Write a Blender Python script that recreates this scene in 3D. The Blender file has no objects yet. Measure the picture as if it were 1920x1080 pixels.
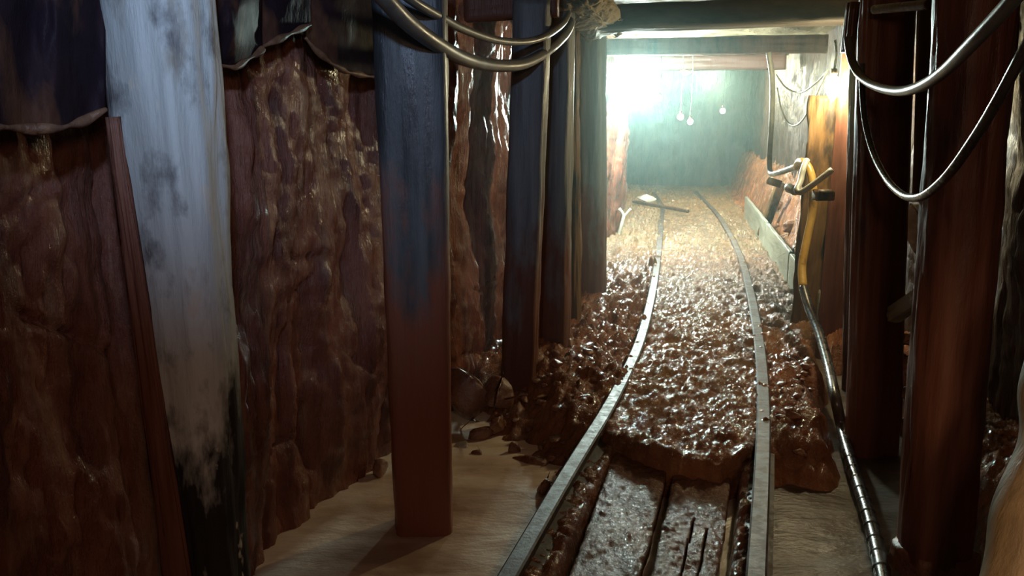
import bpy, bmesh, math, random
from mathutils import Vector, Matrix, noise
random.seed(7)
sc = bpy.context.scene
COL = sc.collection
PI = math.pi

# ------------------------------------------------------------------ camera
H = 1.375                      # camera height above the rail heads (z = 0)
F = 1700.0                     # focal length for a 1920 wide frame
TH = math.radians(11.15)       # downward pitch
cd = bpy.data.cameras.new('camera'); cam = bpy.data.objects.new('camera', cd); COL.objects.link(cam)
cam.location = (0, 0, H); cam.rotation_euler = (PI/2 - TH, 0, 0)
cd.sensor_width = 36; cd.lens = F/1920*36; cd.clip_start = 0.02
sc.camera = cam

# ------------------------------------------------------------------ world, lights, exposure
w = bpy.data.worlds.new('world'); sc.world = w; w.use_nodes = True
w.node_tree.nodes['Background'].inputs[0].default_value = (0.5, 0.32, 0.25, 1)
w.node_tree.nodes['Background'].inputs[1].default_value = 0.010
sc.view_settings.view_transform = 'Standard'; sc.view_settings.look = 'None'
sc.view_settings.exposure = 0.0; sc.view_settings.gamma = 1.0; sc.view_settings.use_curve_mapping = False

def light(name, kind, loc, power, color, radius=0.05, target=None, spot=None, blend=0.6):
    d = bpy.data.lights.new(name, kind); o = bpy.data.objects.new(name, d); COL.objects.link(o)
    d.energy = power; d.color = color; o.location = loc
    if kind in ('POINT', 'SPOT'): d.shadow_soft_size = radius
    if kind == 'AREA': d.size = radius
    if spot: d.spot_size = math.radians(spot); d.spot_blend = blend
    if target is not None:
        o.rotation_euler = (Vector(target) - Vector(loc)).to_track_quat('-Z', 'Y').to_euler()
    return o

# cold lamp carried high behind the photographer, aimed at the upper left timbers
light('cold_hand_lamp', 'SPOT', (-0.15, 0.35, 1.98), 135, (0.42, 0.64, 1.0), 0.05, (-0.68, 2.5, 1.86), 62, 1.0)
# weak warm fill light added behind the camera to lift the foreground
light('warm_fill', 'SPOT', (0.25, -0.5, 1.70), 31, (1.0, 0.60, 0.42), 0.12, (0.60, 4.0, -0.1), 100, 0.8)
# warm lamp standing low on the right behind the photographer
light('warm_side_lamp', 'SPOT', (0.85, 0.75, 0.85), 24, (1.0, 0.64, 0.36), 0.06, (1.42, 2.4, 0.05), 64, 0.9)

# ------------------------------------------------------------------ pixel -> place helpers
def ray(px, py):
    a = (px-960)/F; b = (540-py)/F
    return Vector((a, math.cos(TH)+b*math.sin(TH), -math.sin(TH)+b*math.cos(TH)))
def P(px, py, Y):
    d = ray(px, py); return Vector((0, 0, H)) + d*(Y/d.y)
def G(px, py, z=0.0):
    d = ray(px, py); return Vector((0, 0, H)) + d*((z-H)/d.z)
LA, LB = -1.847, 0.33          # left wall line X = LA + LB*Y
RA, RB = 1.45, 0.17            # right wall line
def WL(px, py, off):
    d = ray(px, py); a = LA + off*math.sqrt(1+LB*LB)
    return Vector((0, 0, H)) + d*(a/(d.x-LB*d.y))
def lerp(a, b, t): return a+(b-a)*t
def sstep(a, b, x):
    t = max(0.0, min(1.0, (x-a)/(b-a))); return t*t*(3-2*t)
def interp(tab, x):
    if x <= tab[0][0]: return tab[0][1]
    for (x0, y0), (x1, y1) in zip(tab, tab[1:]):
        if x <= x1: return lerp(y0, y1, (x-x0)/(x1-x0))
    (x0, y0), (x1, y1) = tab[-2], tab[-1]
    return y1 + (y1-y0)/(x1-x0)*(x-x1)
def fr(v, sc_=1.0, o=4): return noise.fractal(v*sc_, 1.0, 2.0, o)   # about -1..1
def wl(Y):
    x = LA+LB*Y
    if Y > 7.6: x = LA+LB*7.6 + 0.24*(Y-7.6) - 0.012*(Y-7.6)**2
    return x - 0.13*sstep(5.2, 6.2, Y)*(1-sstep(8.6, 9.6, Y))
def wr(Y): return RA+RB*Y

# ------------------------------------------------------------------ materials
def nodes_of(name):
    m = bpy.data.materials.new(name); m.use_nodes = True
    nt = m.node_tree; return m, nt, nt.nodes['Principled BSDF']
def surf(name, cols, scale=4, stretch=(1, 1, 1), detail=8, rough=(0.4, 0.6), rscale=None, bumps=(), spec=0.5,
         metal=0.0, coat=0.0, mask=None, mask2=None, mask3=None, zdark=None, silt_glow=None, attr=None, coatr=0.1, trans=0.0):
    m, nt, bs = nodes_of(name); N = nt.nodes; L = nt.links
    tc = N.new('ShaderNodeTexCoord')
    def nz(s, st, det=8, rg=0.6):
        mp = N.new('ShaderNodeMapping'); mp.inputs['Scale'].default_value = st
        L.new(tc.outputs['Object'], mp.inputs[0])
        t = N.new('ShaderNodeTexNoise'); t.inputs['Scale'].default_value = s; t.inputs['Detail'].default_value = det
        t.inputs['Roughness'].default_value = rg
        L.new(mp.outputs[0], t.inputs['Vector']); return t.outputs['Fac']
    def ramp(src, stops):
        r = N.new('ShaderNodeValToRGB'); e = r.color_ramp.elements
        e[0].position = stops[0][0]; e[0].color = (*stops[0][1], 1)
        e[1].position = stops[-1][0]; e[1].color = (*stops[-1][1], 1)
        for p, c in stops[1:-1]:
            x = e.new(p); x.color = (*c, 1)
        L.new(src, r.inputs[0]); return r.outputs[0]
    c = ramp(nz(scale, stretch, detail), cols)
    for mk in (mask, mask2):
        if mk:
            col, s, st, lo, hi = mk
            f = ramp(nz(s, st, 6), [(lo, (0, 0, 0)), (hi, (1, 1, 1))])
            mx = N.new('ShaderNodeMix'); mx.data_type = 'RGBA'
            L.new(f, mx.inputs[0]); L.new(c, mx.inputs[6]); mx.inputs[7].default_value = (*col, 1)
            c = mx.outputs[2]
    if zdark:                                        # rot and mud from the foot, plus painted lamp falloff on post A
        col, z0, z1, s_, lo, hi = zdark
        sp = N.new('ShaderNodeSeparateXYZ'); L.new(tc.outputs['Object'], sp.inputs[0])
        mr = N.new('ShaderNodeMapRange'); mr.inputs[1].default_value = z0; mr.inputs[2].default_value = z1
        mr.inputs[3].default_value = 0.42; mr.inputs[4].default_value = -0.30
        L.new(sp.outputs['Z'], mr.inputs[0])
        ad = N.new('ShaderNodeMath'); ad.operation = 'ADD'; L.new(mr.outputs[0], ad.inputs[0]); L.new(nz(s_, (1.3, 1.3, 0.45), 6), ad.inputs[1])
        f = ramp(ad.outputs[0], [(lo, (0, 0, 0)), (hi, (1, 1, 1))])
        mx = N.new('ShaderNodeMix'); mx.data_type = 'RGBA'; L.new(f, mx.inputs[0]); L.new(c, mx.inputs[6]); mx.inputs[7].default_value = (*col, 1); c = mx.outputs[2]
    if mask3:
        col, s_, st, lo, hi = mask3
        f = ramp(nz(s_, st, 7), [(lo, (0, 0, 0)), (hi, (1, 1, 1))])
        mx = N.new('ShaderNodeMix'); mx.data_type = 'RGBA'; L.new(f, mx.inputs[0]); L.new(c, mx.inputs[6]); mx.inputs[7].default_value = (*col, 1); c = mx.outputs[2]
    if silt_glow:
        at = N.new('ShaderNodeAttribute'); at.attribute_name = 'silt_glow'
        ad = N.new('ShaderNodeMath'); ad.operation = 'ADD'; L.new(at.outputs['Fac'], ad.inputs[0])
        mu = N.new('ShaderNodeMath'); mu.operation = 'MULTIPLY_ADD'; L.new(nz(6, (1, 1, 1), 6), mu.inputs[0]); mu.inputs[1].default_value = 1.2; mu.inputs[2].default_value = -0.6
        L.new(mu.outputs[0], ad.inputs[1]); cl = N.new('ShaderNodeClamp'); L.new(ad.outputs[0], cl.inputs[0])
        mx = N.new('ShaderNodeMix'); mx.data_type = 'RGBA'; L.new(cl.outputs[0], mx.inputs[0]); L.new(c, mx.inputs[6]); mx.inputs[7].default_value = (*silt_glow, 1); c = mx.outputs[2]
    L.new(c, bs.inputs['Base Color'])
    rr = ramp(nz(rscale or scale*2, stretch, 5), [(0.35, (rough[0],)*3), (0.65, (rough[1],)*3)])
    L.new(rr, bs.inputs['Roughness'])
    bs.inputs['Specular IOR Level'].default_value = spec; bs.inputs['Metallic'].default_value = metal
    bs.inputs['Coat Weight'].default_value = coat; bs.inputs['Coat Roughness'].default_value = coatr
    prev = None
    for (s, st, strength, dist) in bumps:
        b = N.new('ShaderNodeBump'); b.inputs['Strength'].default_value = strength; b.inputs['Distance'].default_value = dist
        L.new(nz(s, st, 6, 0.65), b.inputs['Height'])
        if attr and strength:
            at = N.new('ShaderNodeAttribute'); at.attribute_name = attr
            mu = N.new('ShaderNodeMath'); mu.operation = 'MULTIPLY'; mu.inputs[1].default_value = strength
            L.new(at.outputs['Fac'], mu.inputs[0]); L.new(mu.outputs[0], b.inputs['Strength'])
        if prev: L.new(prev, b.inputs['Normal'])
        prev = b.outputs[0]
    if prev:
        L.new(prev, bs.inputs['Normal'])
        if coat: L.new(prev, bs.inputs['Coat Normal'])
    return m
def glow(name, color, strength):
    m, nt, bs = nodes_of(name)
    bs.inputs['Base Color'].default_value = (*color, 1)
    bs.inputs['Emission Color'].default_value = (*color, 1); bs.inputs['Emission Strength'].default_value = strength
    return m

MUD = surf('wet_red_mud', [(0.3, (0.14, 0.044, 0.019)), (0.5, (0.30, 0.108, 0.042)), (0.7, (0.44, 0.18, 0.072))], 5, rough=(0.03, 0.16),
           bumps=[(18, (1, 1, 1), 1.0, 0.03), (48, (1, 1, 1), 1.0, 0.014), (120, (1, 1, 1), 0.8, 0.005)], spec=1.0, attr='rough_mud', silt_glow=(0.28, 0.20, 0.10))
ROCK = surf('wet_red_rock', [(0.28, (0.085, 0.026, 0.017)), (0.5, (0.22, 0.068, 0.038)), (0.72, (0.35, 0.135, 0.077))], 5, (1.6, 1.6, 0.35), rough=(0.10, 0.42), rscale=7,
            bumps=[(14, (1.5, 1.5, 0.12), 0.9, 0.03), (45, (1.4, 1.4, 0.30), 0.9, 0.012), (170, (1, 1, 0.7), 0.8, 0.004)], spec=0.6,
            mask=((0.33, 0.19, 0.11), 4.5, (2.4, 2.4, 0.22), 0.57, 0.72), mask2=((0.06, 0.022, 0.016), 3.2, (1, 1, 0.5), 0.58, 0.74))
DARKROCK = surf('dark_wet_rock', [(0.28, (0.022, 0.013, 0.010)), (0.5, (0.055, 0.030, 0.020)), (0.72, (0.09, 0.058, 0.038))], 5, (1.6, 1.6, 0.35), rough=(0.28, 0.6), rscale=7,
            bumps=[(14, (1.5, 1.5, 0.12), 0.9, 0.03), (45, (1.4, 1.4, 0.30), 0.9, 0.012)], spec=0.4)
ROOF = surf('roof_rock', [(0.3, (0.10, 0.075, 0.04)), (0.7, (0.34, 0.27, 0.16))], 4, rough=(0.5, 0.8), bumps=[(10, (1, 1, 1), 0.9, 0.04)], spec=0.3)
def wood(name, lo, mid, hi, axis='z', rough=(0.4, 0.7), mask=None, mask2=None, spec=0.35, scale=9, zdark=None, mask3=None):
    st = {'z': (1, 1, 0.07), 'x': (0.07, 1, 1), 'y': (1, 0.07, 1)}[axis]
    st2 = tuple(0.12 if v < 1 else v for v in st)
    return surf(name, [(0.3, lo), (0.5, mid), (0.72, hi)], scale, st, 10, rough, bumps=[(26, st2, 0.7, 0.008), (90, st2, 0.5, 0.003), (9, (1, 1, .6), .35, .01)],
                spec=spec, mask=mask, mask2=mask2, zdark=zdark, mask3=mask3)
PALEWOOD = wood('pale_weathered_timber', (0.20, 0.20, 0.19), (0.46, 0.46, 0.43), (0.62, 0.62, 0.58), scale=3.2,
                mask=((0.20, 0.15, 0.10), 5.0, (1.6, 1.6, 0.5), 0.56, 0.72), mask2=((0.14, 0.13, 0.125), 9.0, (1.2, 1.2, .7), 0.52, 0.68), zdark=((0.022, 0.017, 0.015), 0.40, 1.75, 5.0, 0.55, 0.66), mask3=((0.50, 0.45, 0.38), 6.5, (1.3, 1.3, .55), 0.62, 0.65))  # foot darkening: black rot, plus lamp falloff put into the colour
BROWNWOOD = wood('mud_stained_timber', (0.085, 0.032, 0.021), (0.175, 0.066, 0.041), (0.25, 0.11, 0.07), rough=(0.3, 0.6),
                 mask=((0.035, 0.026, 0.022), 3.5, (1.3, 1.3, 0.35), 0.55, 0.68))
DARKWOOD = wood('dark_timber', (0.030, 0.026, 0.022), (0.060, 0.048, 0.038), (0.10, 0.075, 0.055), 'x', rough=(0.5, 0.7), spec=.2)
GREYWOOD = wood('grey_timber', (0.07, 0.075, 0.075), (0.14, 0.145, 0.14), (0.23, 0.23, 0.21), rough=(0.35, 0.6),
                mask=((0.10, 0.055, 0.032), 2.6, (1.2, 1.2, 0.35), 0.54, 0.66), zdark=((0.13, 0.050, 0.028), 0.45, 1.9, 4, 0.54, 0.68))
POOLWOOD = wood('pool_timber', (0.035, 0.038, 0.040), (0.075, 0.080, 0.082), (0.14, 0.145, 0.145), rough=(0.3, 0.55),
                mask=((0.030, 0.030, 0.033), 3.5, (1.6, 1.6, 0.30), 0.50, 0.66), zdark=((0.25, 0.082, 0.045), 0.75, 2.1, 2.6, 0.50, 0.64))
CAPWOOD = wood('cap_timber', (0.13, 0.11, 0.085), (0.26, 0.21, 0.15), (0.40, 0.33, 0.23), 'x', rough=(0.4, 0.7))
OCHREWOOD = wood('ochre_timber', (0.070, 0.036, 0.013), (0.14, 0.075, 0.026), (0.23, 0.135, 0.05), rough=(0.35, 0.6),
                mask=((0.035, 0.020, 0.012), 5, (1.2, 1.2, 0.4), 0.50, 0.60))
LOGWOOD = wood('peeled_log', (0.16, 0.12, 0.07), (0.30, 0.22, 0.12), (0.46, 0.36, 0.22), rough=(0.4, 0.6),
               mask=((0.10, 0.05, 0.025), 5, (1.2, 1.2, 0.4), 0.54, 0.66))
PLANK = surf('muddy_plank', [(0.3, (0.075, 0.034, 0.021)), (0.5, (0.15, 0.070, 0.042)), (0.72, (0.25, 0.13, 0.08))], 6, (1, 0.5, 1), rough=(0.10, 0.30),
             bumps=[(22, (1, 0.6, 1), 1.0, 0.012), (70, (1, 0.8, 1), 0.9, 0.006)], spec=0.12)
STEEL = surf('worn_rail_steel', [(0.3, (0.055, 0.055, 0.056)), (0.7, (0.16, 0.16, 0.16))], 14, rough=(0.40, 0.60), metal=0.0, spec=0.22,
             bumps=[(70, (1, 1, 1), 0.5, 0.003)], mask=((0.060, 0.034, 0.024), 7, (1, 1, 1), 0.40, 0.54))
RUST = surf('rusty_iron', [(0.3, (0.05, 0.025, 0.016)), (0.7, (0.16, 0.075, 0.04))], 14, rough=(0.25, 0.6), metal=0.3, bumps=[(50, (1, 1, 1), 0.6, 0.004)])
PLASTIC = surf('dark_plastic_sheet', [(0.3, (0.012, 0.008, 0.012)), (0.7, (0.030, 0.016, 0.019))], 3, rough=(0.42, 0.60), spec=0.03,
               bumps=[(8, (1, 1, 0.5), 0.5, 0.02), (60, (1, 1, 1), 0.3, 0.003)], mask=((0.115, 0.050, 0.028), 3.2, (1.4, 1.4, 0.7), 0.50, 0.64))
HEM = surf('mud_caked_hem', [(0.3, (0.11, 0.050, 0.026)), (0.7, (0.26, 0.13, 0.07))], 18, rough=(0.3, 0.6), bumps=[(50, (1, 1, 1), 0.8, 0.006)])
RUBBER = surf('grey_rubber_cable', [(0.3, (0.06, 0.06, 0.052)), (0.7, (0.15, 0.14, 0.115))], 8, rough=(0.28, 0.45), spec=0.5,
              bumps=[(60, (1, 1, 1), 0.25, 0.002)])
BLACKR = surf('black_rubber_cable', [(0.3, (0.020, 0.018, 0.018)), (0.7, (0.060, 0.052, 0.046))], 9, rough=(0.2, 0.38), spec=0.6, bumps=[(70, (1, 1, 1), 0.3, 0.002)])
LAMPLITH = surf('lamplit_hose', [(0.3, (0.36, 0.20, 0.035)), (0.7, (0.60, 0.38, 0.09))], 7, rough=(0.25, 0.4), bumps=[(40, (1, 1, 1), 0.3, 0.003)],
               mask=((0.12, 0.08, 0.04), 9, (1, 1, .6), 0.58, 0.68))  # the bulb's warm glow on a black hose put into its colour
GREYPIPE = surf('grey_pipe', [(0.3, (0.28, 0.29, 0.26)), (0.7, (0.52, 0.54, 0.48))], 9, rough=(0.25, 0.45), bumps=[(40, (1, 1, 1), 0.2, 0.003)])
STONE = surf('muddy_stone', [(0.3, (0.10, 0.040, 0.022)), (0.5, (0.22, 0.10, 0.055)), (0.72, (0.34, 0.19, 0.11))], 7, rough=(0.14, 0.45), bumps=[(22, (1, 1, 1), 0.7, 0.012), (80, (1, 1, 1), 0.5, 0.004)], spec=0.6)
PALESTONE = surf('pale_wet_stone', [(0.3, (0.32, 0.28, 0.22)), (0.7, (0.66, 0.62, 0.54))], 9, rough=(0.12, 0.4), bumps=[(30, (1, 1, 1), 0.8, 0.01)], spec=0.6)
CURB = wood('curb_board', (0.14, 0.14, 0.11), (0.26, 0.26, 0.20), (0.36, 0.36, 0.28), 'y', rough=(0.3, 0.5))
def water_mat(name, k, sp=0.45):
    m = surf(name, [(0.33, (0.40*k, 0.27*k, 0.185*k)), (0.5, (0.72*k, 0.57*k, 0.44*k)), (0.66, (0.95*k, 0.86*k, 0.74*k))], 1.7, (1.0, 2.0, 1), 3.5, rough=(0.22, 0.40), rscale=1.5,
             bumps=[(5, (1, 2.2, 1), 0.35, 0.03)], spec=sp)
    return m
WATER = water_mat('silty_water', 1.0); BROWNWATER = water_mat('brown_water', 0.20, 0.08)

# ------------------------------------------------------------------ object helpers
def put(name, verts, faces, mat, parent=None, origin=None, smooth=True):
    me = bpy.data.meshes.new(name)
    o = Vector(origin) if origin is not None else Vector((0, 0, 0))
    me.from_pydata([tuple(Vector(v)-o) for v in verts], [], faces)
    me.validate(); me.update()
    if smooth:
        me.polygons.foreach_set('use_smooth', [True]*len(me.polygons))
    me.materials.append(mat)
    ob = bpy.data.objects.new(name, me); COL.objects.link(ob)
    if parent is not None:
        ob.parent = parent; ob.location = o - parent.location
    else: ob.location = o
    return ob
def tag(o, label=None, cat=None, group=None, kind=None):
    if label: o['label'] = label
    if cat: o['category'] = cat
    if group: o['group'] = group
    if kind: o['kind'] = kind
    return o
def empty(name, loc, label, cat, group=None):
    o = bpy.data.objects.new(name, None); COL.objects.link(o); o.location = loc; o.empty_display_size = 0.05
    return tag(o, label, cat, group)
def merge(parts):
    V = []; Fc = []
    for v, f in parts:
        n = len(V); V += list(v); Fc += [tuple(i+n for i in q) for q in f]
    return V, Fc
def catmull(pts, step=0.02):
    pts = [Vector(p) for p in pts]; out = []
    q = [pts[0]*2-pts[1]] + pts + [pts[-1]*2-pts[-2]]
    for i in range(1, len(q)-2):
        a, b, c, d = q[i-1], q[i], q[i+1], q[i+2]
        n = max(2, int((c-b).length/step))
        for k in range(n):
            t = k/n
            out.append(0.5*((2*b)+(c-a)*t+(2*a-5*b+4*c-d)*t*t+(3*b-a-3*c+d)*t**3))
    out.append(pts[-1]); return out
def tube(pts, rad, sides=14, step=0.02, curve=True):
    c = catmull(pts, step) if curve else [Vector(p) for p in pts]
    V = []; Fc = []; n = len(c); s = 0
    t0 = (c[1]-c[0]).normalized(); u = t0.orthogonal().normalized()
    for i, p in enumerate(c):
        t = (c[min(i+1, n-1)]-c[max(i-1, 0)]).normalized()
        u = (u - t*u.dot(t)).normalized(); v = t.cross(u)
        if i: s += (p-c[i-1]).length
        r = rad(s) if callable(rad) else rad
        for k in range(sides):
            a = 2*PI*k/sides; V.append(p+u*(r*math.cos(a))+v*(r*math.sin(a)))
    for i in range(n-1):
        for k in range(sides):
            a = i*sides+k; b = i*sides+(k+1) % sides
            Fc.append((a, b, b+sides, a+sides))
    Fc.append(tuple(range(sides-1, -1, -1))); Fc.append(tuple((n-1)*sides+k for k in range(sides)))
    return V, Fc
def timber(p0, p1, hw, hd, side, ex=5, amp=0.008, seed=0, step=0.03, sides=40, bow=(0, 0), taper=(1, 1), knots=0.0, fn=None):
    """a hewn or round timber from p0 to p1; side = direction of the half-width hw, hd = half-depth"""
    p0 = Vector(p0); p1 = Vector(p1); t = (p1-p0).normalized(); L = (p1-p0).length
    u = Vector(side); u = (u-t*u.dot(t)).normalized(); v = t.cross(u)
    n = max(3, int(L/step)); V = []; Fc = []
    for i in range(n+1):
        k = i/n; c = p0+(p1-p0)*k + u*(bow[0]*math.sin(PI*k)) + v*(bow[1]*math.sin(PI*k))
        tp = lerp(taper[0], taper[1], k)
        for j in range(sides):
            a = 2*PI*j/sides + PI/sides; ca, sa = math.cos(a), math.sin(a)
            r = (abs(ca)**ex+abs(sa)**ex)**(-1/ex)
            q = Vector((ca*2.2, sa*2.2, k*L*1.6+seed*7.3))
            d = fr(q, 1.6, 4)*amp + fr(Vector((ca*6, sa*6, k*L*1.2+seed*3.1)), 1.5, 3)*amp*0.6
            if knots: d += max(0, noise.noise(Vector((ca*1.5, sa*1.5, k*L*4+seed)))-0.35)*knots
            x, y = ca*r*hw*tp, sa*r*hd*tp
            m = math.hypot(x, y); f = 1+d/m
            if fn: f *= fn(k, ca, sa)
            V.append(c+u*(x*f)+v*(y*f))
    for i in range(n):
        for j in range(sides):
            a = i*sides+j; b = i*sides+(j+1) % sides
            Fc.append((a, b, b+sides, a+sides))
    Fc.append(tuple(range(sides-1, -1, -1))); Fc.append(tuple(n*sides+k for k in range(sides)))
    return V, Fc
def rock(c, size, seed, flat=0.6, n=16, rot=0, rough=0.10, cuts=1):
    rnd = random.Random(seed); bm = bmesh.new()
    for _ in range(n):
        v = Vector((rnd.gauss(0, 1), rnd.gauss(0, 1), rnd.gauss(0, 1))).normalized()*rnd.uniform(0.8, 1.05)
        bm.verts.new((v.x*size[0], v.y*size[1], v.z*size[2]))
    r = bmesh.ops.convex_hull(bm, input=bm.verts)
    junk = [e for e in r['geom_interior'] if isinstance(e, bmesh.types.BMVert)]
    if junk: bmesh.ops.delete(bm, geom=junk, context='VERTS')
    bmesh.ops.bevel(bm, geom=bm.edges[:], offset=min(size)*0.14, segments=2, profile=0.5, affect='EDGES')
    bmesh.ops.triangulate(bm, faces=bm.faces[:])
    bmesh.ops.subdivide_edges(bm, edges=bm.edges[:], cuts=cuts, use_grid_fill=True)
    bmesh.ops.recalc_face_normals(bm, faces=bm.faces[:])
    R = Matrix.Rotation(rot, 3, 'Z') @ Matrix.Rotation(rnd.uniform(-.3, .3), 3, 'X')
    V = []
    bm.verts.ensure_lookup_table()
    for v in bm.verts:
        p = v.co.copy(); d = fr(p*(1.0/max(size))*2.5+Vector((seed, 0, 0)), 1.0, 3)
        p *= 1+d*rough+(fr(p*22, 1.0, 3)*rough*.5 if cuts > 1 else 0)
        V.append(R @ p + Vector(c))
    Fc = [tuple(v.index for v in f.verts) for f in bm.faces]
    bm.free(); return V, Fc
def sphere(c, r, seg=20, ring=12, sz=1.0, tip=0.0):
    V = []; Fc = []; c = Vector(c)
    for i in range(ring+1):
        a = PI*i/ring
        for k in range(seg):
            b = 2*PI*k/seg; rr = math.sin(a)*r
            z = math.cos(a)*r*sz
            if tip and a > PI/2: rr *= 1-tip*(a-PI/2)/(PI/2); z *= 1+tip*1.2
            V.append(c+Vector((rr*math.cos(b), rr*math.sin(b), z)))
    for i in range(ring):
        for k in range(seg):
            a = i*seg+k; b = i*seg+(k+1) % seg; Fc.append((a, a+seg, b+seg, b))
    return V, Fc
def box(c, h, R=None):
    c = Vector(c); V = []
    for x in (-1, 1):
        for y in (-1, 1):
            for z in (-1, 1):
                v = Vector((x*h[0], y*h[1], z*h[2])); V.append(c+((R @ v) if R else v))
    return V, [(0, 1, 3, 2), (4, 6, 7, 5), (0, 4, 5, 1), (2, 3, 7, 6), (0, 2, 6, 4), (1, 5, 7, 3)]
def bevel(o, w_, seg=2):
    m = o.modifiers.new('bevel', 'BEVEL'); m.width = w_; m.segments = seg; m.limit_method = 'ANGLE'

# ------------------------------------------------------------------ rails (pixel traces on the ground plane z=0)
LR = [(950, 1080), (1052, 905), (1092, 840), (1136, 770), (1173, 700), (1199, 640), (1216, 580), (1228, 520), (1236, 460), (1240, 410), (1241, 385)]
RR = [(1418, 1080), (1428, 900), (1432, 780), (1429, 690), (1421, 620), (1408, 550), (1392, 490), (1375, 450), (1355, 415), (1338, 392)]
def railpath(px):
    g = [G(x, y, 0) for x, y in px]
    a = g[0]*2-g[1]; a = g[0]+(g[0]-g[1])*2.2
    return [(a.y, a.x)] + [(p.y, p.x) for p in g]
LT, RT = railpath(LR), railpath(RR)
LT += [(15.5, LT[-1][1]+0.22)]; RT += [(15.5, RT[-1][1]+0.30)]
def xl(Y): return interp(LT, Y)
def xr(Y): return interp(RT, Y)

# ------------------------------------------------------------------ floor
def floor_z(X, Y, detail=True):
    l, r = xl(Y), xr(Y); A, B = wl(Y), wr(Y)
    p = Vector((X, Y, 0)); rm = 1.0
    n1 = fr(p, 3.0, 3); n2 = 0.75*fr(p+Vector((5, 9, 0)), 9.0, 4) + 0.45*fr(p+Vector((2, 1, 0)), 19.0, 3); n3 = noise.noise(p*34)
    deep = -0.36
    xc = 2.0+0.175*(Y-5.7)
    if X < l:                                        # bank between the left wall and the left rail
        t = (l-X)/max(0.2, l-A); yl = lerp(3.30, 4.35, sstep(0.0, 1.0, t)) + 0.22*n1
        m = sstep(yl-0.12, yl+0.85, Y)
        top = -0.03 + 0.05*t + 0.035*n1
        z = lerp(deep, top, m) + (0.075*max(-.3, n2)+0.012*n3)*(0.35+0.65*m)
        if Y < 3.6: z = max(z, lerp(-0.40, -0.13, sstep(0.14, 0.03, l-X)) + 0.02*n2)
    elif X < r:                                      # between the rails
        t = (X-l)/(r-l); yl = interp([(0, 3.86), (0.15, 3.74), (0.35, 3.60), (0.6, 3.48), (0.78, 3.45), (0.93, 3.60), (1, 3.7)], t) + 0.025*noise.noise(Vector((X*14, 0, 3)))
        m = sstep(yl-0.05, yl+0.03, Y)
        z_m = -0.022 + 0.012*n1 + 0.036*n2 + 0.012*n3
        pl = -0.042 + 0.004*n1
        if z_m < pl: z_m = pl; rm = 0.12
        z = lerp(deep, z_m, m)
        e = min(X-l, 1.15*(r-X))
        rid = -0.085 + 0.035*n2 + 0.02*n3
        z = max(z, lerp(deep, rid, sstep(0.15, 0.085, e)))
    else:                                            # right of the track, then the ditch and the rubble bank
        yl = 3.50 + 0.10*n1
        m = sstep(yl-0.15, yl+0.35, Y)
        edge = interp([(3, 1.34), (4, 1.52), (5, 1.80), (5.7, 1.98), (6.2, 2.6)], Y) + 0.05*n1
        m *= 1-sstep(edge-0.12, edge+0.06, X) if Y < 6.2 else 1
        z = lerp(deep, -0.03+0.02*n1, m) + (0.05*n2+0.012*n3)*(0.3+0.7*m)
        if Y > 5.3 and X > xc:
            k = sstep(0.03, max(0.25, B-xc), X-xc)*sstep(5.3, 6.0, Y)
            z = max(z, lerp(-0.05, 0.62, k) + 0.10*n2 + 0.02*n3)
        if X > B-0.42 and Y < 5.3:                   # muddy toe of the right wall behind the posts
            z = max(z, lerp(deep, 0.06, sstep(B-0.36, B-0.08, X)) + 0.06*n2+0.015*n3)
    return z, rm
rows = []; y = 0.9
while y < 17.2:
    rows.append(y); y += 0.0035*y+0.001
NX = 300; V = []; RM = []; SI = []
for Y in rows:
    a, b = wl(Y)-0.25, wr(Y)+0.3
    for i in range(NX+1):
        X = lerp(a, b, i/NX); z, rm = floor_z(X, Y); V.append((X, Y, z)); RM.append(rm)
        sb = sstep(7.2, 9.5, Y)*0.75; l_, r_ = xl(Y), xr(Y)
        on_bank = X > 2.0+0.175*(Y-5.7)
        if on_bank: sb *= 0.25
        elif X > r_: sb = max(sb, 0.45*sstep(4.6, 5.6, Y))  # orange lamp glow beside the right rail put into the mud colour
        SI.append(max(sb, 0.42*sstep(l_-.02, l_+.1, X)*(1-sstep(r_-.1, r_+.03, X))*sstep(3.2, 4.6, Y)))
Fc = []
for j in range(len(rows)-1):
    for i in range(NX):
        k = j*(NX+1)+i; Fc.append((k, k+1, k+NX+2, k+NX+1))
fl = put('floor', V, Fc, MUD); tag(fl, kind='structure')
at = fl.data.attributes.new('rough_mud', 'FLOAT', 'POINT'); at.data.foreach_set('value', RM)
at = fl.data.attributes.new('silt_glow', 'FLOAT', 'POINT'); at.data.foreach_set('value', SI)

# water: still silty pools in the low ground
def pool(name, poly, z, label, mat=WATER):
    xs = [p[0] for p in poly]; ys = [p[1] for p in poly]; V = []; Fc = []; idx = {}
    def inside(x, y):
        c = False; j = len(poly)-1
        for i in range(len(poly)):
            if (poly[i][1] > y) != (poly[j][1] > y) and x < (poly[j][0]-poly[i][0])*(y-poly[i][1])/(poly[j][1]-poly[i][1])+poly[i][0]: c = not c
            j = i
        return c
    x0, x1, y0, y1 = min(xs), max(xs), min(ys), max(ys); d = 0.03
    nx, ny = int((x1-x0)/d), int((y1-y0)/d)
    def vid(i, j):
        if (i, j) not in idx:
            X, Y = x0+i*d, y0+j*d; p = Vector((X*1.2, Y*2.6, 0))
            idx[(i, j)] = len(V); V.append((X, Y, z+0.007*fr(p, 1.5, 3)))
        return idx[(i, j)]
    for j in range(ny):
        for i in range(nx):
            if inside(x0+(i+.5)*d, y0+(j+.5)*d): Fc.append((vid(i, j), vid(i+1, j), vid(i+1, j+1), vid(i, j+1)))
    o = put(name, V, Fc, mat); tag(o, label, 'water', kind='stuff'); return o
WZ = -0.20
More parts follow.
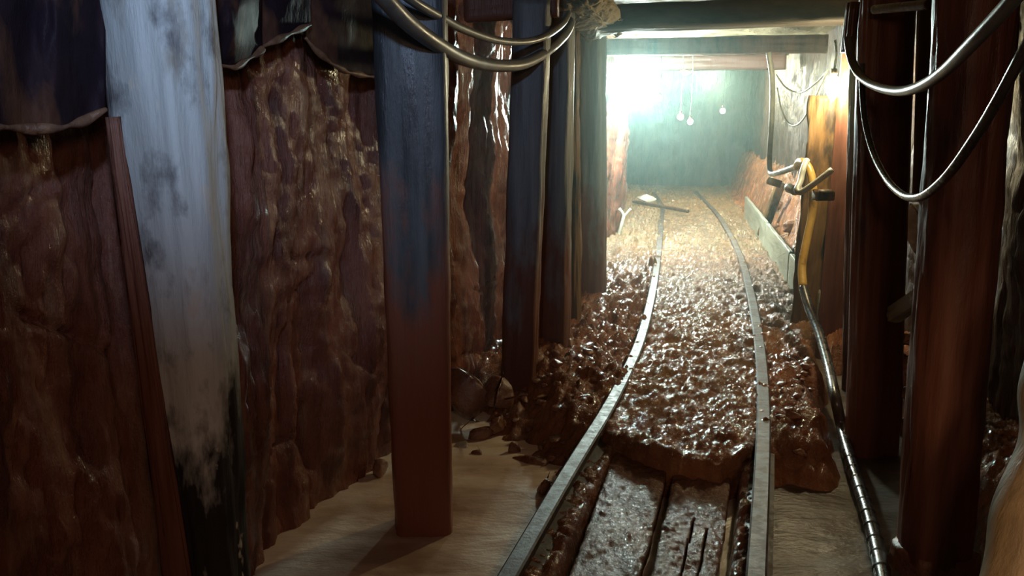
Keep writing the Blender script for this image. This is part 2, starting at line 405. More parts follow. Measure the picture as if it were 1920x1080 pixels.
pool('muddy_water', [(wl(1.2)-.1, 1.2), (xl(1.2)-.0, 1.2), (xl(2.6), 2.6), (xl(3.9), 3.9), (xl(4.9)-.2, 4.9), (wl(4.9)-.1, 4.9)], WZ, 'pale brown silty pool around the left posts, beside the left rail')
pool('muddy_water', [(xl(1.2)+.0, 1.2), (xr(1.2), 1.2), (xr(2.6), 2.6), (xr(3.85), 3.85), (xl(3.85), 3.85), (xl(2.6), 2.6)], WZ-0.012, 'brown water between the two rails, under the foreground planks')
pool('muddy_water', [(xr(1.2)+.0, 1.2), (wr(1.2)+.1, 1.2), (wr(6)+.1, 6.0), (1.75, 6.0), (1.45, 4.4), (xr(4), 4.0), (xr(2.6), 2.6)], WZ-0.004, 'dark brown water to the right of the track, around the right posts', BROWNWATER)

# ------------------------------------------------------------------ walls, roof
def wall(name, fx, side, y0, y1, mat, z0=-0.45, z1=2.15, dmul=1.0, dy=0.0042, seed=0):
    ys = []; y = y0
    while y < y1: ys.append(y); y += max(0.010, dy*y)
    ys.append(y1)
    nz = 150; V = []; Fc = []
    for Y in ys:
        for k in range(nz+1):
            z = lerp(z0, z1, k/nz); p = Vector((Y, z, seed*3.7))
            d = 0.11*fr(Vector((Y*1.5, z*0.8, seed+.5)), 1, 3) + 0.045*fr(Vector((Y*9, z*0.9, seed)), 1, 4) + 0.018*fr(Vector((Y*16, z*9, seed)), 1, 3)
            # bedding cracks
            cr = noise.noise(Vector((Y*0.9, z*2.4+0.4*noise.noise(Vector((Y*2, z, 1))), seed+9)))
            d -= 0.05*max(0, 1-abs(cr)/0.035)*max(0, noise.noise(Vector((Y*2, z*2, 5)))+.1)
            d *= dmul
            V.append((fx(Y)+side*(d+0.012*z*0), Y - side*0.3*d, z))
    for j in range(len(ys)-1):
        for k in range(nz):
            a = j*(nz+1)+k; q = (a, a+1, a+nz+2, a+nz+1)
            Fc.append(q if side < 0 else q[::-1])
    o = put(name, V, Fc, mat); tag(o, kind='structure'); return o
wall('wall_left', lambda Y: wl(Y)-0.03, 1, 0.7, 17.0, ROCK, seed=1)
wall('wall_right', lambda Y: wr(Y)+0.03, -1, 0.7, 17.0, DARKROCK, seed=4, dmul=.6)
V = []; Fc = []; ny, nx = 220, 60
for j in range(ny+1):
    Y = lerp(0.7, 17.0, j/ny)
    for i in range(nx+1):
        X = lerp(wl(Y)-.3, wr(Y)+.3, i/nx); V.append((X, Y, 2.09+0.05*fr(Vector((X, Y, 3)), 2.2, 4)))
for j in range(ny):
    for i in range(nx):
        k = j*(nx+1)+i; Fc.append((k, k+nx+1, k+nx+2, k+1))
tag(put('ceiling', V, Fc, ROOF), kind='structure')
V = []; Fc = []; nx, nz = 80, 60
for i in range(nx+1):
    X = lerp(wl(17)-.4, wr(17)+.4, i/nx)
    for k in range(nz+1):
        z = lerp(-.45, 2.2, k/nz); V.append((X, 16.9-0.14*fr(Vector((X, z, 8)), 1.6, 4), z))
for i in range(nx):
    for k in range(nz):
        a = i*(nz+1)+k; Fc.append((a, a+nz+1, a+nz+2, a+1))
tag(put('wall_back', V, Fc, DARKROCK), kind='structure')

# ------------------------------------------------------------------ timber sets
UP = Vector((0, 0, 1)); ACR = Vector((math.cos(.30), -math.sin(.30), 0)); ALONG = Vector((math.sin(.30), math.cos(.30), 0))
def post(base, top, hw, hd, mat, label, group=None, ex=4.5, amp=0.008, seed=0, side=ACR, name='timber_post', **k):
    base = Vector(base); base = Vector((base.x, base.y, base.z))
    v, f = timber(base, top, hw, hd, side, ex, amp, seed, **k)
    return tag(put(name, v, f, mat, origin=base), label, 'post', group)
def below(b, t, z):
    """slide the point b along the line t-b down to height z"""
    d = (Vector(b)-Vector(t)); k = (z-b.z)/d.z; return Vector(b)+d*k
def std(pxb, pyb, zb, pxt, top_y, hw, hd, mat, label, ztop=1.90, zbury=-0.42, **k):
    b = G(pxb, pyb, zb); t = P(pxt, top_y, b.y); t2 = t+(t-b)*((ztop-t.z)/(t.z-b.z))
    return post(below(b, t, zbury), t2, hw, hd, mat, label, **k), b
# A pale post at the left front
bA = P(392, 1080, 2.22); tA = P(290, 0, 2.22)
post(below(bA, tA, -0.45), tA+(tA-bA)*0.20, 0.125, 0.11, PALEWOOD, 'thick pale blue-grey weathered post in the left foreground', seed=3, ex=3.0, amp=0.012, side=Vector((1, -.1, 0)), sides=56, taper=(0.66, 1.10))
# narrow muddy slab standing along the left edge of A
b = P(334, 1080, 2.12); t = P(212, 238, 2.10)
post(below(b, t, -.42), t+(t-b)*0.02, 0.030, 0.018, BROWNWOOD, 'thin red-brown board leaning along the left side of the pale post', seed=5, ex=6, amp=0.008, side=Vector((1, -.1, 0)), name='lagging_board', taper=(1.35, .40))
b = P(456, 1080, 2.3); t = P(424, 760, 2.3)
post(below(b, t, -.42), t, 0.014, 0.012, OCHREWOOD, 'narrow brown lath at the right of the pale post foot', seed=6, ex=6, amp=0.006, side=Vector((1, -.1, 0)), name='lath')
_, bB = std(796, 985, WZ, 768, 0, 0.112, 0.095, POOLWOOD, 'square red-brown post standing in the silty pool on the left', seed=8, ex=7, amp=0.006, side=Vector((1, .05, 0)), taper=(.93, 1.14))
_, bC = std(972, 715, -0.05, 997, 60, 0.090, 0.085, GREYWOOD, 'third post on the left, pale line down its right edge', seed=11, ex=5, side=Vector((1, -.15, 0)))
_, bD = std(1040, 645, 0.0, 1046, 60, 0.085, 0.085, GREYWOOD, 'fourth post on the left, lit ochre slab showing at its right edge', seed=14, ex=5)
_, bE = std(1112, 548, 0.0, 1110, 70, 0.095, 0.09, GREYWOOD, 'fifth post on the left, just before the floodlight', seed=17, ex=5)
# ochre slab added for the lamplit right face of D
b = G(1079, 600, 0.0); t = P(1074, 60, b.y)
post(below(b, t, -.25), t, 0.035, 0.05, OCHREWOOD, 'narrow ochre slab standing in for the lit right face of the fourth left post', seed=20, ex=3, amp=0.016, name='lit_face_slab')
# right posts
_, bR1 = std(1748, 1060, WZ, 1830, 0, 0.115, 0.12, BROWNWOOD, 'thick round dark brown post at the right front, behind the hanging cables', seed=23, ex=2.3, amp=0.010, side=Vector((1, 0, 0)), sides=56)
_, bR2 = std(1634, 845, WZ, 1664, 0, 0.106, 0.07, BROWNWOOD, 'broad flat brown post second from the front on the right', seed=26, ex=8, amp=0.005, side=Vector((1, .1, 0)))
_, bR3 = std(1558, 625, -.05, 1602, 150, 0.085, 0.10, BROWNWOOD, 'dark red post behind the glowing pear-shaped bulb', seed=29, ex=7, amp=0.008, side=Vector((.94, -.36, 0)), ztop=1.87)
# slim pole between R3 and R2
b = G(1590, 730, WZ); t = P(1610, 0, b.y)
post(below(b, t, -.4), t+(t-b)*.06, 0.028, 0.04, BROWNWOOD, 'slim brown pole beside the broad flat right post', seed=32, ex=5, amp=0.008, side=Vector((1, .1, 0)))
# mud collar around the foot of R1
c = Vector((bR1.x, bR1.y, WZ))
v, f = timber(c+Vector((-.005, 0, -.16)), c+Vector((0, 0, 0.07)), 0.145, 0.14, (1, 0, 0), 2.2, 0.02, 44, step=0.015, taper=(1.15, 0.88))
tag(put('mud_collar', v, f, STONE, origin=c), 'red mud collar round the foot of the thick right front post', 'mud')
# R0 bent log in the right corner
pts = [P(1905, 1180, 1.95), P(1925, 1060, 2.0), P(1945, 940, 2.05), P(1972, 820, 2.1), P(1990, 700, 2.15), P(2020, 560, 2.2)]
c = catmull(pts, .03)
v, f = tube(pts, lambda s: 0.085+0.008*math.sin(s*9)+0.006*math.sin(s*23+1), 32)
v = [p+Vector((fr(p, 4, 3)*.012, 0, fr(p, 4.4, 3)*.006)) for p in v]
tag(put('peeled_log', v, f, LOGWOOD, origin=pts[0]), 'crooked peeled log leaning in the bottom right corner', 'log')

# caps and lagging overhead
def beam(pa, pb, hw, hh, mat, label, name='cap_beam', seed=0, ex=6, amp=0.008):
    v, f = timber(pa, pb, hw, hh, Vector(pb-pa).cross(UP), ex, amp, seed)
    return tag(put(name, v, f, mat, origin=(pa+pb)/2), label, 'beam')
def capset(L, R, z, h, d, mat, label, seed, over=0.12):
    a = Vector((L.x, L.y, z)); b = Vector((R.x, R.y, z)); n = (b-a).normalized()
    return beam(a-n*over, b+n*over, d, h, mat, label, seed=seed)
capset(Vector((bE.x-.02, bE.y-.75, 0)), Vector((2.02, 5.50, 0)), 1.945, 0.078, 0.15, DARKWOOD, 'dark crossbeam spanning the tunnel above the lamps', 50, .06)
beam(P(872, 8, 4.76), P(1046, -2, 4.66), .035, .085, GREYWOOD, 'short grey-blue board fixed over the third left post at the top edge', 'head_board', seed=52)
c = P(1090, 12, 5.75); v, f = rock(c, (.24, .75, .13), 53, n=60, rot=-.25, rough=.28, cuts=3)
tag(put('roof_slab', v, f, ROOF, origin=c), 'pale yellowish rough rock slab jutting from the roof, left of the crossbeam', 'rock')
p = Vector((wl(8.6)+.1, 8.6, 1.93)); q = Vector((wr(8.1)-.1, 8.1, 1.93)); beam(p, q, .1, .075, BROWNWOOD, 'second crossbeam, lit brown, just beyond the front one', seed=54)
p = Vector((wl(11.4)+.1, 11.4, 1.92)); q = Vector((wr(10.9)-.1, 10.9, 1.92)); beam(p, q, .1, .085, GREYWOOD, 'far crossbeam deep in the hazy tunnel', seed=55)
# short iron bar joining the right posts at the top
a = P(1640, 18, 3.75); b = P(1745, 8, 3.3); v, f = tube([a, (a+b)/2, b], 0.018, 12)
tag(put('iron_bar', v, f, RUST, origin=a), 'rusty iron bar joining the two right front posts near the roof', 'bar')
# lagging boards behind the right posts
labs = ['dark vertical board behind the right cables, nearest the broad flat post', 'dark vertical board second from the broad flat right post', 'warm brown vertical board next to the thick right front post']
for i, (px, Y, hw) in enumerate([(1662, 4.75, .075), (1690, 4.35, .035), (1745, 3.70, .045)]):
    t = P(px, 0, Y); b = P(px-12, 700 if i < 2 else 420, Y)
    zb = -.3 if i < 2 else P(px-20, 365, Y).z
    post(below(b, t, zb), t+(t-b)*.12, hw, .018, OCHREWOOD if i == 2 else BROWNWOOD, labs[i], seed=60+i, ex=8, amp=.006, name='lagging_board', side=Vector((1, -.15, 0)))
# diagonal prop and pale stone seen in the slot between R2 and R1
a = P(1676, 590, 3.9); b = P(1735, 552, 3.55); v, f = timber(a, b, .035, .03, UP, 6, .004, 70)
tag(put('timber_strut', v, f, CURB, origin=a), 'short pale strut wedged in the gap between the right front posts', 'strut')
c = P(1718, 428, 4.45); v, f = rock(c, (.06, .08, .15), 71, n=22); tag(put('stone', v, f, PALESTONE, origin=c), 'bright wet pale stone in the gap between the right front posts', 'stone')
for i, (px, py, s) in enumerate([(1705, 640, .05), (1703, 690, .06), (1700, 735, .045), (1712, 770, .05)]):
    c = P(px+6, py, 4.3); v, f = rock(c, (s*1.25, s*1.3, s), 80+i); tag(put('stone', v, f, STONE, origin=c), ['glinting stone highest in the gap low between the right front posts', 'larger glinting stone second from the top in the low right gap', 'small stone third from the top in the low right gap', 'stone nearest the water in the low right gap'][i], 'stone')

# curb boards holding the rubble on the right
def xc(Y): return 2.0+0.175*(Y-5.7)
cur = [(5.75, 7.3), (7.33, 9.2), (9.25, 12.0)]
for i, (ya, yb) in enumerate(cur):
    a = Vector((xc(ya)+.0, ya, 0.06+.01*i)); b = Vector((xc(yb), yb, 0.06+.012*i))
    v, f = timber(a, b, .02, .16, (b-a).cross(UP), 9, .005, 90+i, step=.05)
    tag(put('curb_board', v, f, CURB, origin=a), ['nearest grey-green board edging the rubble on the right', 'middle grey-green board edging the rubble on the right', 'farthest board edging the rubble on the right'][i], 'board')

# ------------------------------------------------------------------ rails
prof = [(-.045, -.10), (.045, -.10), (.045, -.090), (.008, -.080), (.008, -.036), (.027, -.028), (.028, -.006), (.022, 0), (-.022, 0), (-.028, -.006), (-.027, -.028), (-.008, -.036), (-.008, -.080), (-.045, -.090)]
def rail(path, label):
    c = catmull([Vector((x, y, 0)) for y, x in path], .05); n = len(c); m = len(prof); V = []; Fc = []
    for i, p in enumerate(c):
        t = (c[min(i+1, n-1)]-c[max(i-1, 0)]).normalized(); s = t.cross(UP)
        for a, b in prof:
            V.append(p+s*a*1.12+UP*(b+0.004*noise.noise(Vector((p.y*1.5, 0, path[0][1])))))
    for i in range(n-1):
        for k in range(m):
            a = i*m+k; b = i*m+(k+1) % m; Fc.append((a, a+m, b+m, b))
    Fc.append(tuple(range(m))); Fc.append(tuple((n-1)*m+k for k in range(m-1, -1, -1)))
    o = put('rail', V, Fc, STEEL, smooth=False, origin=c[0]); return tag(o, label, 'rail')
rail(LT, 'left steel rail of the narrow mine track'); rail(RT, 'right steel rail of the narrow mine track')
# curved iron tie under the mud lip
a = [G(1130, 800, -.055), G(1200, 833, -.06), G(1290, 858, -.06), G(1370, 866, -.055), G(1408, 850, -.05), G(1420, 825, -.05)]
a = [p+Vector((0, .02, -.02)) for p in a]
v, f = tube(a, .016, 12); tag(put('iron_tie', v, f, RUST, origin=a[2]), 'curved iron tie under the mud lip, across the track behind the planks', 'tie')

# planks in the foreground
def plank(outl, z, th, label, slots=(), seed=0):
    # outl: list of (left px, right px, py) rows from far to near
    rows_ = [(G(a, y, z), G(b, y, z)) for a, b, y in outl]
    nx, ny = 46, 150; V = []; Fc = []; keep = []
    tab = [(i/(len(rows_)-1)) for i in range(len(rows_))]
    for j in range(ny+1):
        t = j/ny; i = min(int(t*(len(rows_)-1)), len(rows_)-2); k = t*(len(rows_)-1)-i
        a = rows_[i][0].lerp(rows_[i+1][0], k); b = rows_[i][1].lerp(rows_[i+1][1], k)
        d = (b-a); a = a + d*0.02*fr(Vector((a.y*9, seed, 0)), 1, 3); b = b + d*0.02*fr(Vector((a.y*9, seed+5, 0)), 1, 3)
        for q in range(nx+1):
            p = a.lerp(b, q/nx); p.z += 0.008*fr(Vector((p.x*9, p.y*6, seed)), 1, 4) + 0.006*fr(Vector((p.x*40, p.y*34, seed)), 1, 3) - 0.008*(abs(q/nx-.5)*2)**8
            V.append(p)
    def slot(j, q):
        return any(j/ny > s0+.02*math.sin(qq*9) and abs(q/nx-qq-sh*(j/ny-s0)) < hw for qq, hw, s0, sh in slots)
    top = len(V); V += [p-Vector((0, 0, th)) for p in V]
    cells = set((j, q) for j in range(ny) for q in range(nx) if not slot(j+.5, q+.5))
    def vid(j, q): return j*(nx+1)+q
    for j, q in cells:
        a, b, c, d = vid(j, q), vid(j, q+1), vid(j+1, q+1), vid(j+1, q)
        Fc.append((a, d, c, b)); Fc.append((a+top, b+top, c+top, d+top))
        if (j-1, q) not in cells: Fc.append((a, b, b+top, a+top))
        if (j+1, q) not in cells: Fc.append((c, d, d+top, c+top))
        if (j, q-1) not in cells: Fc.append((d, a, a+top, d+top))
        if (j, q+1) not in cells: Fc.append((b, c, c+top, b+top))
    used = sorted({i for fa in Fc for i in fa}); mp = {o: n for n, o in enumerate(used)}
    o = put('plank', [V[i] for i in used], [tuple(mp[i] for i in fa) for fa in Fc], PLANK, origin=(rows_[0][0]+rows_[-1][1])/2)
    return tag(o, label, 'plank')
plank([(1176, 1264, 832), (1150, 1260, 850), (1138, 1250, 885), (1118, 1236, 940), (1096, 1222, 1000), (1070, 1200, 1070), (1040, 1172, 1150)], -.10, .045, 'left of the two muddy planks laid between the rails', seed=2)
plank([(1272, 1374, 850), (1262, 1371, 880), (1256, 1367, 920), (1246, 1362, 970), (1234, 1354, 1020), (1222, 1345, 1075), (1204, 1332, 1150)], -.105, .045, 'right muddy plank between the rails, split by two dark slots', slots=[(.47, .022, .52, -.02), (.72, .020, .56, .0)], seed=6)

# ------------------------------------------------------------------ stones of the left bank
def stone(px, py, z, s, label, seed, mat=STONE, group=None, rot=0):
    c = G(px, py, z); v, f = rock(c, s, seed, rot=rot)
    return tag(put('stone', v, f, mat, origin=c), label, 'stone', group)
stone(905, 815, -.19, (.10, .05, .055), 'long flat-topped stone at the pool edge, right of the square post', 101, rot=.5)
stone(866, 838, -.20, (.045, .04, .035), 'rounded pale stone in the pool touching the square left post', 102, PALESTONE)
stone(935, 800, -.165, (.035, .075, .075), 'upright wedge-shaped stone above the pool', 103, rot=-.5)
stone(893, 852, -.205, (.04, .025, .03), 'small dark stone just breaking the pool surface', 104, rot=-.4)
stone(1000, 868, -.205, (.12, .045, .035), 'flat red slab at the right end of the pool', 105, rot=-.35)
stone(1022, 915, -.18, (.045, .05, .05), 'red lump against the left rail at the pool edge', 106)
stone(715, 878, -.17, (.05, .05, .05), 'orange stone at the wall foot, left of the square post', 107)
stone(965, 845, -.19, (.035, .03, .06), 'thin upright stone standing in the back of the pool', 108)
stone(878, 735, -.02, (.16, .10, .16), 'large dark boulder between the square post and the third post', 109)
stone(935, 745, -.04, (.10, .09, .12), 'dark boulder at the foot of the third left post', 110)
stone(1020, 690, .0, (.05, .045, .045), 'small pointed stone right of the third left post', 111)
stone(1045, 665, .0, (.05, .04, .04), 'rounded stone at the foot of the fourth left post', 112)
rnd = random.Random(5); k = 0
while k < 46:
    px, py = rnd.uniform(900, 1140), rnd.uniform(640, 900)
    g = G(px, py, -.03)
    if g.x > xl(g.y)-.12 or g.x < wl(g.y)+.30: continue
    z, _ = floor_z(g.x, g.y)
    if z < -.19: continue
    s = rnd.uniform(.016, .042); c = Vector((g.x, g.y, z+s*.25))
    v, f = rock(c, (s*rnd.uniform(.9, 1.6), s, s*rnd.uniform(.55, .9)), 200+k, rot=rnd.uniform(0, 3))
    tag(put('stone', v, f, STONE, origin=c), 'small mud-covered stone strewn on the bank left of the track', 'stone', 'small stones on the left bank'); k += 1
k = 0
while k < 30:                                        # rubble behind the curb
    Y = rnd.uniform(5.9, 10.5); t = rnd.uniform(.28, .9); X = lerp(xc(Y), wr(Y)-.06, t)
    z, _ = floor_z(X, Y); s = rnd.uniform(.04, .10); c = Vector((X, Y, z+s*.2))
    v, f = rock(c, (s*1.2, s, s*.8), 300+k, rot=rnd.uniform(0, 3))
    tag(put('stone', v, f, STONE, origin=c), 'grey rubble stone heaped behind the curb boards on the right', 'stone', 'rubble stones behind the curb'); k += 1
k = 0
while k < 18:
    Y = rnd.uniform(3.55, 4.9); X = rnd.uniform(xr(Y)+.08, xr(Y)+.32); z, _ = floor_z(X, Y)
    if z < -.12: continue
    s = rnd.uniform(.014, .035); c = Vector((X, Y, z+s*.3)); v, f = rock(c, (s*1.3, s, s*.7), 400+k, rot=rnd.uniform(0, 3))
    tag(put('stone', v, f, STONE, origin=c), 'small wet stone in the dark mud right of the track', 'stone', 'small stones right of the track'); k += 1

# ------------------------------------------------------------------ plastic sheets on the left wall
def sheet(pxs, bottoms, top_py, off, label, seed, fold=.02, belly=0.0):
    """hanging sheet: columns pxs, bottom edge py for each, hung from above the frame"""
    n = 60; m = 40; V = []; Fc = []; hem = []
    btab = list(zip(pxs, bottoms)); o0 = WL(pxs[0], top_py, off)
    th = 0.006
    for i in range(n+1):
        px = lerp(pxs[0], pxs[-1], i/n); by = interp(btab, px)
        for j in range(m+1):
            t = j/m; py = lerp(top_py, by, t)
            d = off + fold*math.sin(px*.055+seed+t*1.1) + fold*.8*fr(Vector((px*.02, t*1.6, seed)), 1, 3) + belly*math.sin(PI*t)*math.sin(PI*i/n)
            p = WL(px, py, max(.02, d)); V.append(p)
            if j == m: hem.append(p)
    T = len(V); nrm = Vector((1, -LB, 0)).normalized(); V += [p-nrm*th for p in V]
    def vid(i, j): return i*(m+1)+j
    for i in range(n):
        for j in range(m):
            a, b, c, d = vid(i, j), vid(i+1, j), vid(i+1, j+1), vid(i, j+1)
            Fc.append((a, d, c, b)); Fc.append((a+T, b+T, c+T, d+T))
    for j in range(m):
        a, b = vid(0, j), vid(0, j+1); Fc.append((a, a+T, b+T, b)); a, b = vid(n, j), vid(n, j+1); Fc.append((a, b, b+T, a+T))
    for i in range(n):
        a, b = vid(i, m), vid(i+1, m); Fc.append((a, a+T, b+T, b)); a, b = vid(i, 0), vid(i+1, 0); Fc.append((a, b, b+T, a+T))
    base = V[0].copy()
    e = empty('plastic_sheet', base, label, 'sheet')
    put('sheet_panel', V, Fc, PLASTIC, parent=e, origin=base)
    v, f = tube(hem, lambda s: .009+.004*math.sin(s*40+seed), 10, .02, True)
    tag(put('hem', v, f, HEM, parent=e, origin=base), 'mud-caked bottom hem')
    return e
sheet([-60, 0, 60, 115, 160, 198], [240, 238, 242, 240, 226, 205], -60, .22, 'dark muddy plastic sheet hanging at the upper left edge', 1, .014)
sheet([385, 410, 440, 470, 492], [105, 122, 126, 108, 92], -60, .15, 'glossy dark sheet pocket bulging right beside the pale post', 2, .02, .07)
sheet([478, 500, 530, 560, 582], [94, 84, 70, 56, 46], -60, .13, 'short dark flap with a slanting muddy hem, high on the left wall', 3, .008)
sheet([572, 590, 620, 650, 690, 725], [70, 92, 118, 135, 143, 146], -60, .09, 'dark purple sheet hanging high beside the square left post', 4, .010, .02)

# ------------------------------------------------------------------ cables and hoses
def cable(name, px, diam, mat, label, cat='cable', sides=16, rad=None):
    pts = [q if isinstance(q, Vector) else P(*q) for q in px]
    v, f = tube(pts, rad or diam/2, sides); return tag(put(name, v, f, mat, origin=pts[0]), label, cat)
cable('cable', [(640, -75, 2.55), (705, -20, 2.68), (760, 38, 2.88), (815, 80, 3.12), (870, 110, 3.5), (930, 123, 4.0), (985, 118, 4.35), (1030, 92, 4.7), (1060, 62, 5.05), (1070, 40, 5.15)], .054, RUBBER, 'thick grey cable sagging lower between the left posts')
cable('cable', [(700, -60, 2.75), (765, -5, 2.92), (815, 26, 3.14), (870, 55, 3.55), (930, 75, 3.95), (985, 78, 4.28), (1025, 66, 4.47), (1055, 44, 4.85), (1066, 25, 5.08)], .033, RUBBER, 'thinner cable sagging above the thick one on the left')
cable('cable', [(1590, 70, 3.86), (1593, 95, 3.84), (1602, 125, 3.78), (1622, 150, 3.65), (1652, 165, 3.40), (1690, 171, 3.05), (1730, 160, 2.70), (1772, 132, 2.42), (1822, 82, 2.15), (1885, 15, 1.95), (1940, -50, 1.82)], .034, RUBBER, 'upper grey cable sagging across the right front posts')
cable('cable', [(1616, 120, 3.88), (1617, 165, 3.86), (1622, 225, 3.80), (1637, 285, 3.65), (1662, 335, 3.40), (1690, 364, 3.10), (1716, 371, 2.85), (1742, 361, 2.65), (1782, 323, 2.45), (1832, 252, 2.25), (1872, 185, 2.1), (1908, 118, 2.0), (1950, 40, 1.9)], .026, BLACKR, 'lower black cable hanging in a deep loop across the right front posts')
# thin back wires
cable('wire', [(1455, 140, 7.2), (1475, 165, 7.1), (1502, 173, 6.9), (1530, 155, 6.5), (1552, 132, 6.2)], .012, GREYPIPE, 'thin upper wire looping to the pear-shaped bulb', 'wire')
cable('wire', [(1457, 165, 7.2), (1465, 205, 7.1), (1480, 232, 7.0), (1498, 232, 6.8), (1520, 200, 6.5), (1550, 135, 6.2)], .013, GREYPIPE, 'thin lower wire hanging in a loop left of the bulb', 'wire')
# hose: grey riser, length coloured lamplit yellow, black corrugated length on the ground
hp_up = [(1441, 98, 7.0), (1448, 150, 7.0), (1447, 220, 6.95), (1443, 290, 6.9), (1444, 322, 6.85), (1452, 326, 6.7), (1475, 319, 6.3), (1494, 312, 6.0)]
hp_mid = [(1494, 312, 6.0), (1500, 304, 5.85), (1509, 306, 5.72), (1519, 322, 5.66), (1524, 350, 5.62), (1523, 400, 5.60), (1513, 450, 5.56), (1504, 500, 5.48), (1506, 540, 5.38)]
low = [P(1506, 540, 5.38), P(1518, 580, 5.2), P(1536, 625, 4.95), P(1553, 685, 4.6), P(1566, 745, 4.25), G(1579, 805, -.15), G(1597, 870, -.16), G(1620, 940, -.165), G(1640, 1010, -.17), G(1655, 1080, -.17), G(1668, 1150, -.18)]
e = empty('hose', G(1655, 1080, -.17), 'long hose, painted lamplit yellow above and black ribbed below, running along the right of the track', 'hose')
v, f = tube([P(*q) for q in hp_up], .020, 16); tag(put('riser', v, f, GREYPIPE, parent=e, origin=e.location), 'thin grey upper length')
v, f = tube([P(*q) for q in hp_mid], lambda s: .026, 16); tag(put('hose_upper', v, f, LAMPLITH, parent=e, origin=e.location), 'upper length with lamp glow painted yellow')
v, f = tube(low, lambda s: .027+(.004*max(0, math.cos(s*2*PI/.11))**30 if s > 1.75 else 0), 18, .006); tag(put('hose_lower', v, f, BLACKR, parent=e, origin=e.location), 'black ribbed lower length')
cable('pipe_elbow', [(1513, 300, 5.55), (1506, 318, 5.5), (1501, 340, 5.45), (1494, 356, 5.4), (1500, 361, 5.38), (1520, 349, 5.36), (1548, 328, 5.34), (1560, 318, 5.34)], .036, GREYPIPE, 'bent pale grey pipe at the dark red post, below the bulb', 'pipe')
cable('pipe_stub', [(1440, 338, 6.6), (1464, 346, 6.55)], .055, GREYPIPE, 'short grey pipe stub left of the bent pipe', 'pipe')
cable('pipe_stub', [(1478, 352, 5.9), (1492, 358, 5.8)], .06, GREYPIPE, 'grey pipe end touching the bent pipe', 'pipe')
a = G(1428, 440, 0.02); b = P(1464, 345, a.y-.3); v, f = timber(a, b, .05, .035, (1, 0, 0), 4, .008, 120)
tag(put('timber_prop', v, f, OCHREWOOD, origin=a), 'orange-brown stick leaning on the right bank under the pipe stub', 'prop')
# ochre bracket block on R3 and split timber behind it
c = P(1541, 366, 5.30); v, f = timber(c+Vector((-.035, 0, 0)), c+Vector((.06, .02, 0)), .03, .045, UP, 6, .006, 121)
tag(put('wooden_wedge', v, f, OCHREWOOD, origin=c), 'orange wooden wedge on the dark red post under the bent pipe', 'wedge')
b = P(1525, 420, 5.85); t = P(1548, 180, 5.85); v, f = timber(below(b, t, -.1), t, .085, .03, (1, -.3, 0), 3, .022, 122)
tag(put('split_post', v, f, OCHREWOOD, origin=below(b, t, -.1)), 'rough ochre split timber just left of the dark red post', 'post')

# small things of the far tunnel
cable('iron_rod', [G(1151, 442, 0), P(1143, 265, G(1151, 442, 0).y)], .03, RUST, 'thin rusty rod leaning on the left wall under the floodlight', 'rod')
cable('iron_rod', [G(1188, 378, .05), G(1290, 396, .05)], .05, RUST, 'dark rod lying across the track far back', 'rod')
c = G(1210, 372, .07); v, f = rock(c, (.20, .10, .07), 131); tag(put('stone', v, f, PALESTONE, origin=c), 'pale stone at the far end of the left rail', 'stone')
a = G(1160, 442, 0); v1 = tube([a, a+Vector((.03, 0, .12)), a+Vector((.05, .02, .22)), a+Vector((.0, .02, .30))], .02, 8); v2 = tube([a+Vector((.05, .02, .2)), a+Vector((.13, .02, .30))], .014, 8)
v, f = merge([v1, v2]); tag(put('branch', v, f, PALESTONE, origin=a), 'small pale forked branch at the foot of the rusty rod', 'branch')

# ------------------------------------------------------------------ lamps
CABLEZ = 1.80
def lamp(name, c, r, gm, label, power, color, group=None, holder=True, sz=1.0, tip=0.0, hang=None, lr=None, loff=(0, -.0, -.0)):
    c = Vector(c); top = Vector((c.x, c.y, c.z+r*sz))
    e = empty(name, top, label, 'lamp', group)
    v, f = sphere(c, r, 14, 10, sz, tip); put('bulb', v, f, gm, parent=e, origin=top)
    v, f = tube([top+Vector((0, 0, -.15*r)), top+Vector((0, 0, r*.9))], r*.42, 14, .02, False); put('socket', v, f, RUST, parent=e, origin=top)
    if hang is not None:
        v, f = tube([top+Vector((0, 0, r*.8)), (top+Vector((0, 0, r*.8))+Vector(hang))/2+Vector((.01, 0, 0)), hang], .004 if r < .036 else .008, 8); put('hanger', v, f, BLACKR, parent=e, origin=top)
    return e
def watts(r, sz, p): return p/(PI*4*PI*r*r*(0.35+0.65*sz))      # emission strength of a bulb giving p watts
GL1 = glow('floodlight_glass', (0.78, 1.0, 0.92), watts(.15, 1.2, 600)); GL2 = glow('far_lamp_glass', (0.82, 1.0, 0.98), watts(.085, 1, 190))
GL4 = glow('farthest_lamp_glass', (1.0, 0.98, 0.66), watts(.06, 1, 190)); GL3 = glow('warm_bulb_glass', (1.0, 0.84, 0.48), watts(.045, 1.25, 52)); GL5 = glow('glint_glow', (1.0, 0.96, 0.80), 30)
c1 = P(1190, 160, 9.4)
lamp('floodlight', c1, .15, GL1, 'largest blazing white lamp hanging at the left of the tunnel', 2600, (0.78, 1.0, 0.92), sz=1.2, hang=(c1.x, c1.y, 2.04), loff=(0.0, -.0, -.0), lr=.2)
c2 = P(1287, 128, 12.0)
lamp('tunnel_lamp', c2, .085, GL2, 'second brightest white lamp, right of the blazing one', 1100, (0.82, 1.0, 0.98), hang=(c2.x, c2.y, 2.04))
c3 = P(1336, 148, 13.6)
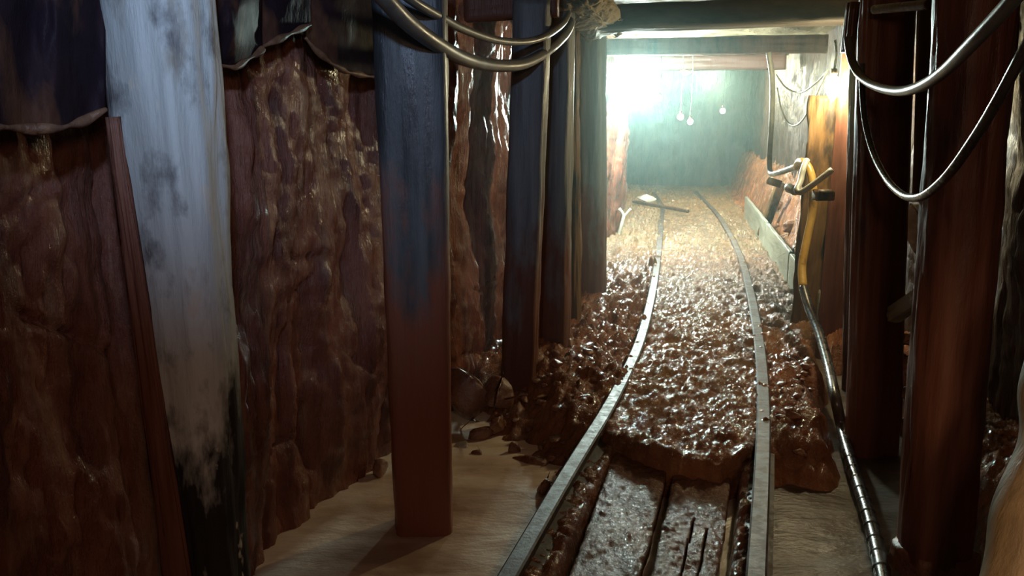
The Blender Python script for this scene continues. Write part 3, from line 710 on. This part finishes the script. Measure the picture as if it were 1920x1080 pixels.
lamp('tunnel_lamp', c3, .06, GL4, 'small yellowish white lamp farthest right of the three tunnel lamps', 500, (0.95, 1.0, 0.80), hang=(c3.x, c3.y, 2.04))
for i, (px, py, Y, r, lb) in enumerate([(1236, 184, 9.0, .03, 'small glint built as a glowing bulb low right of the blazing lamp'), (1276, 219, 9.4, .032, 'left of two small glints built as glowing bulbs below the second lamp'), (1294, 228, 9.6, .03, 'right of two small glints built as glowing bulbs below the second lamp'), (1355, 208, 12.0, .035, 'small glint built as a glowing bulb below the farthest right tunnel lamp')]):
    c = P(px, py, Y); lamp('glint_bulb', c, r, GL5, lb, 0, None, hang=(c.x, c.y, 2.03))  # glowing bulbs added in place of glints on wet hardware
c4 = P(1562, 160, 5.53)
lamp('pear_bulb_lamp', c4, .045, GL3, 'pear-shaped glowing bulb hanging at the dark red post', 14, (1.0, 0.80, 0.42), sz=1.25, tip=.55, hang=tuple(P(1566, 75, 5.50)), loff=(-.05, -.03, -.02), lr=.03)
# bracket holding the bulb's wire
a = P(1600, 5, 3.95); b = P(1590, 98, 3.95)
v1 = timber(a, b, .02, .035, (1, 0, 0), 8, .004, 140); tag(put('iron_bracket', *v1, RUST, origin=a), 'dark iron bracket high on the right between the bulb and the flat post', 'bracket')

# ------------------------------------------------------------------ haze: dusty air in the far half of the tunnel
m = bpy.data.materials.new('dusty_haze'); m.use_nodes = True; nt = m.node_tree; nt.nodes.clear()
out = nt.nodes.new('ShaderNodeOutputMaterial'); vs = nt.nodes.new('ShaderNodeVolumeScatter')
vs.inputs['Color'].default_value = (0.70, 1.0, 0.95, 1); vs.inputs['Density'].default_value = 0.016; vs.inputs['Anisotropy'].default_value = 0.74
nt.links.new(vs.outputs[0], out.inputs['Volume'])
v, f = box((1.9, 10.7, .8), (3.4, 6.1, 1.25)); hz = put('haze', v, f, m, smooth=False)
tag(hz, 'pale dusty haze filling the far tunnel around the lamps', 'haze', kind='stuff')
sc.cycles.volume_bounces = 0
sc.cycles.max_bounces = 6
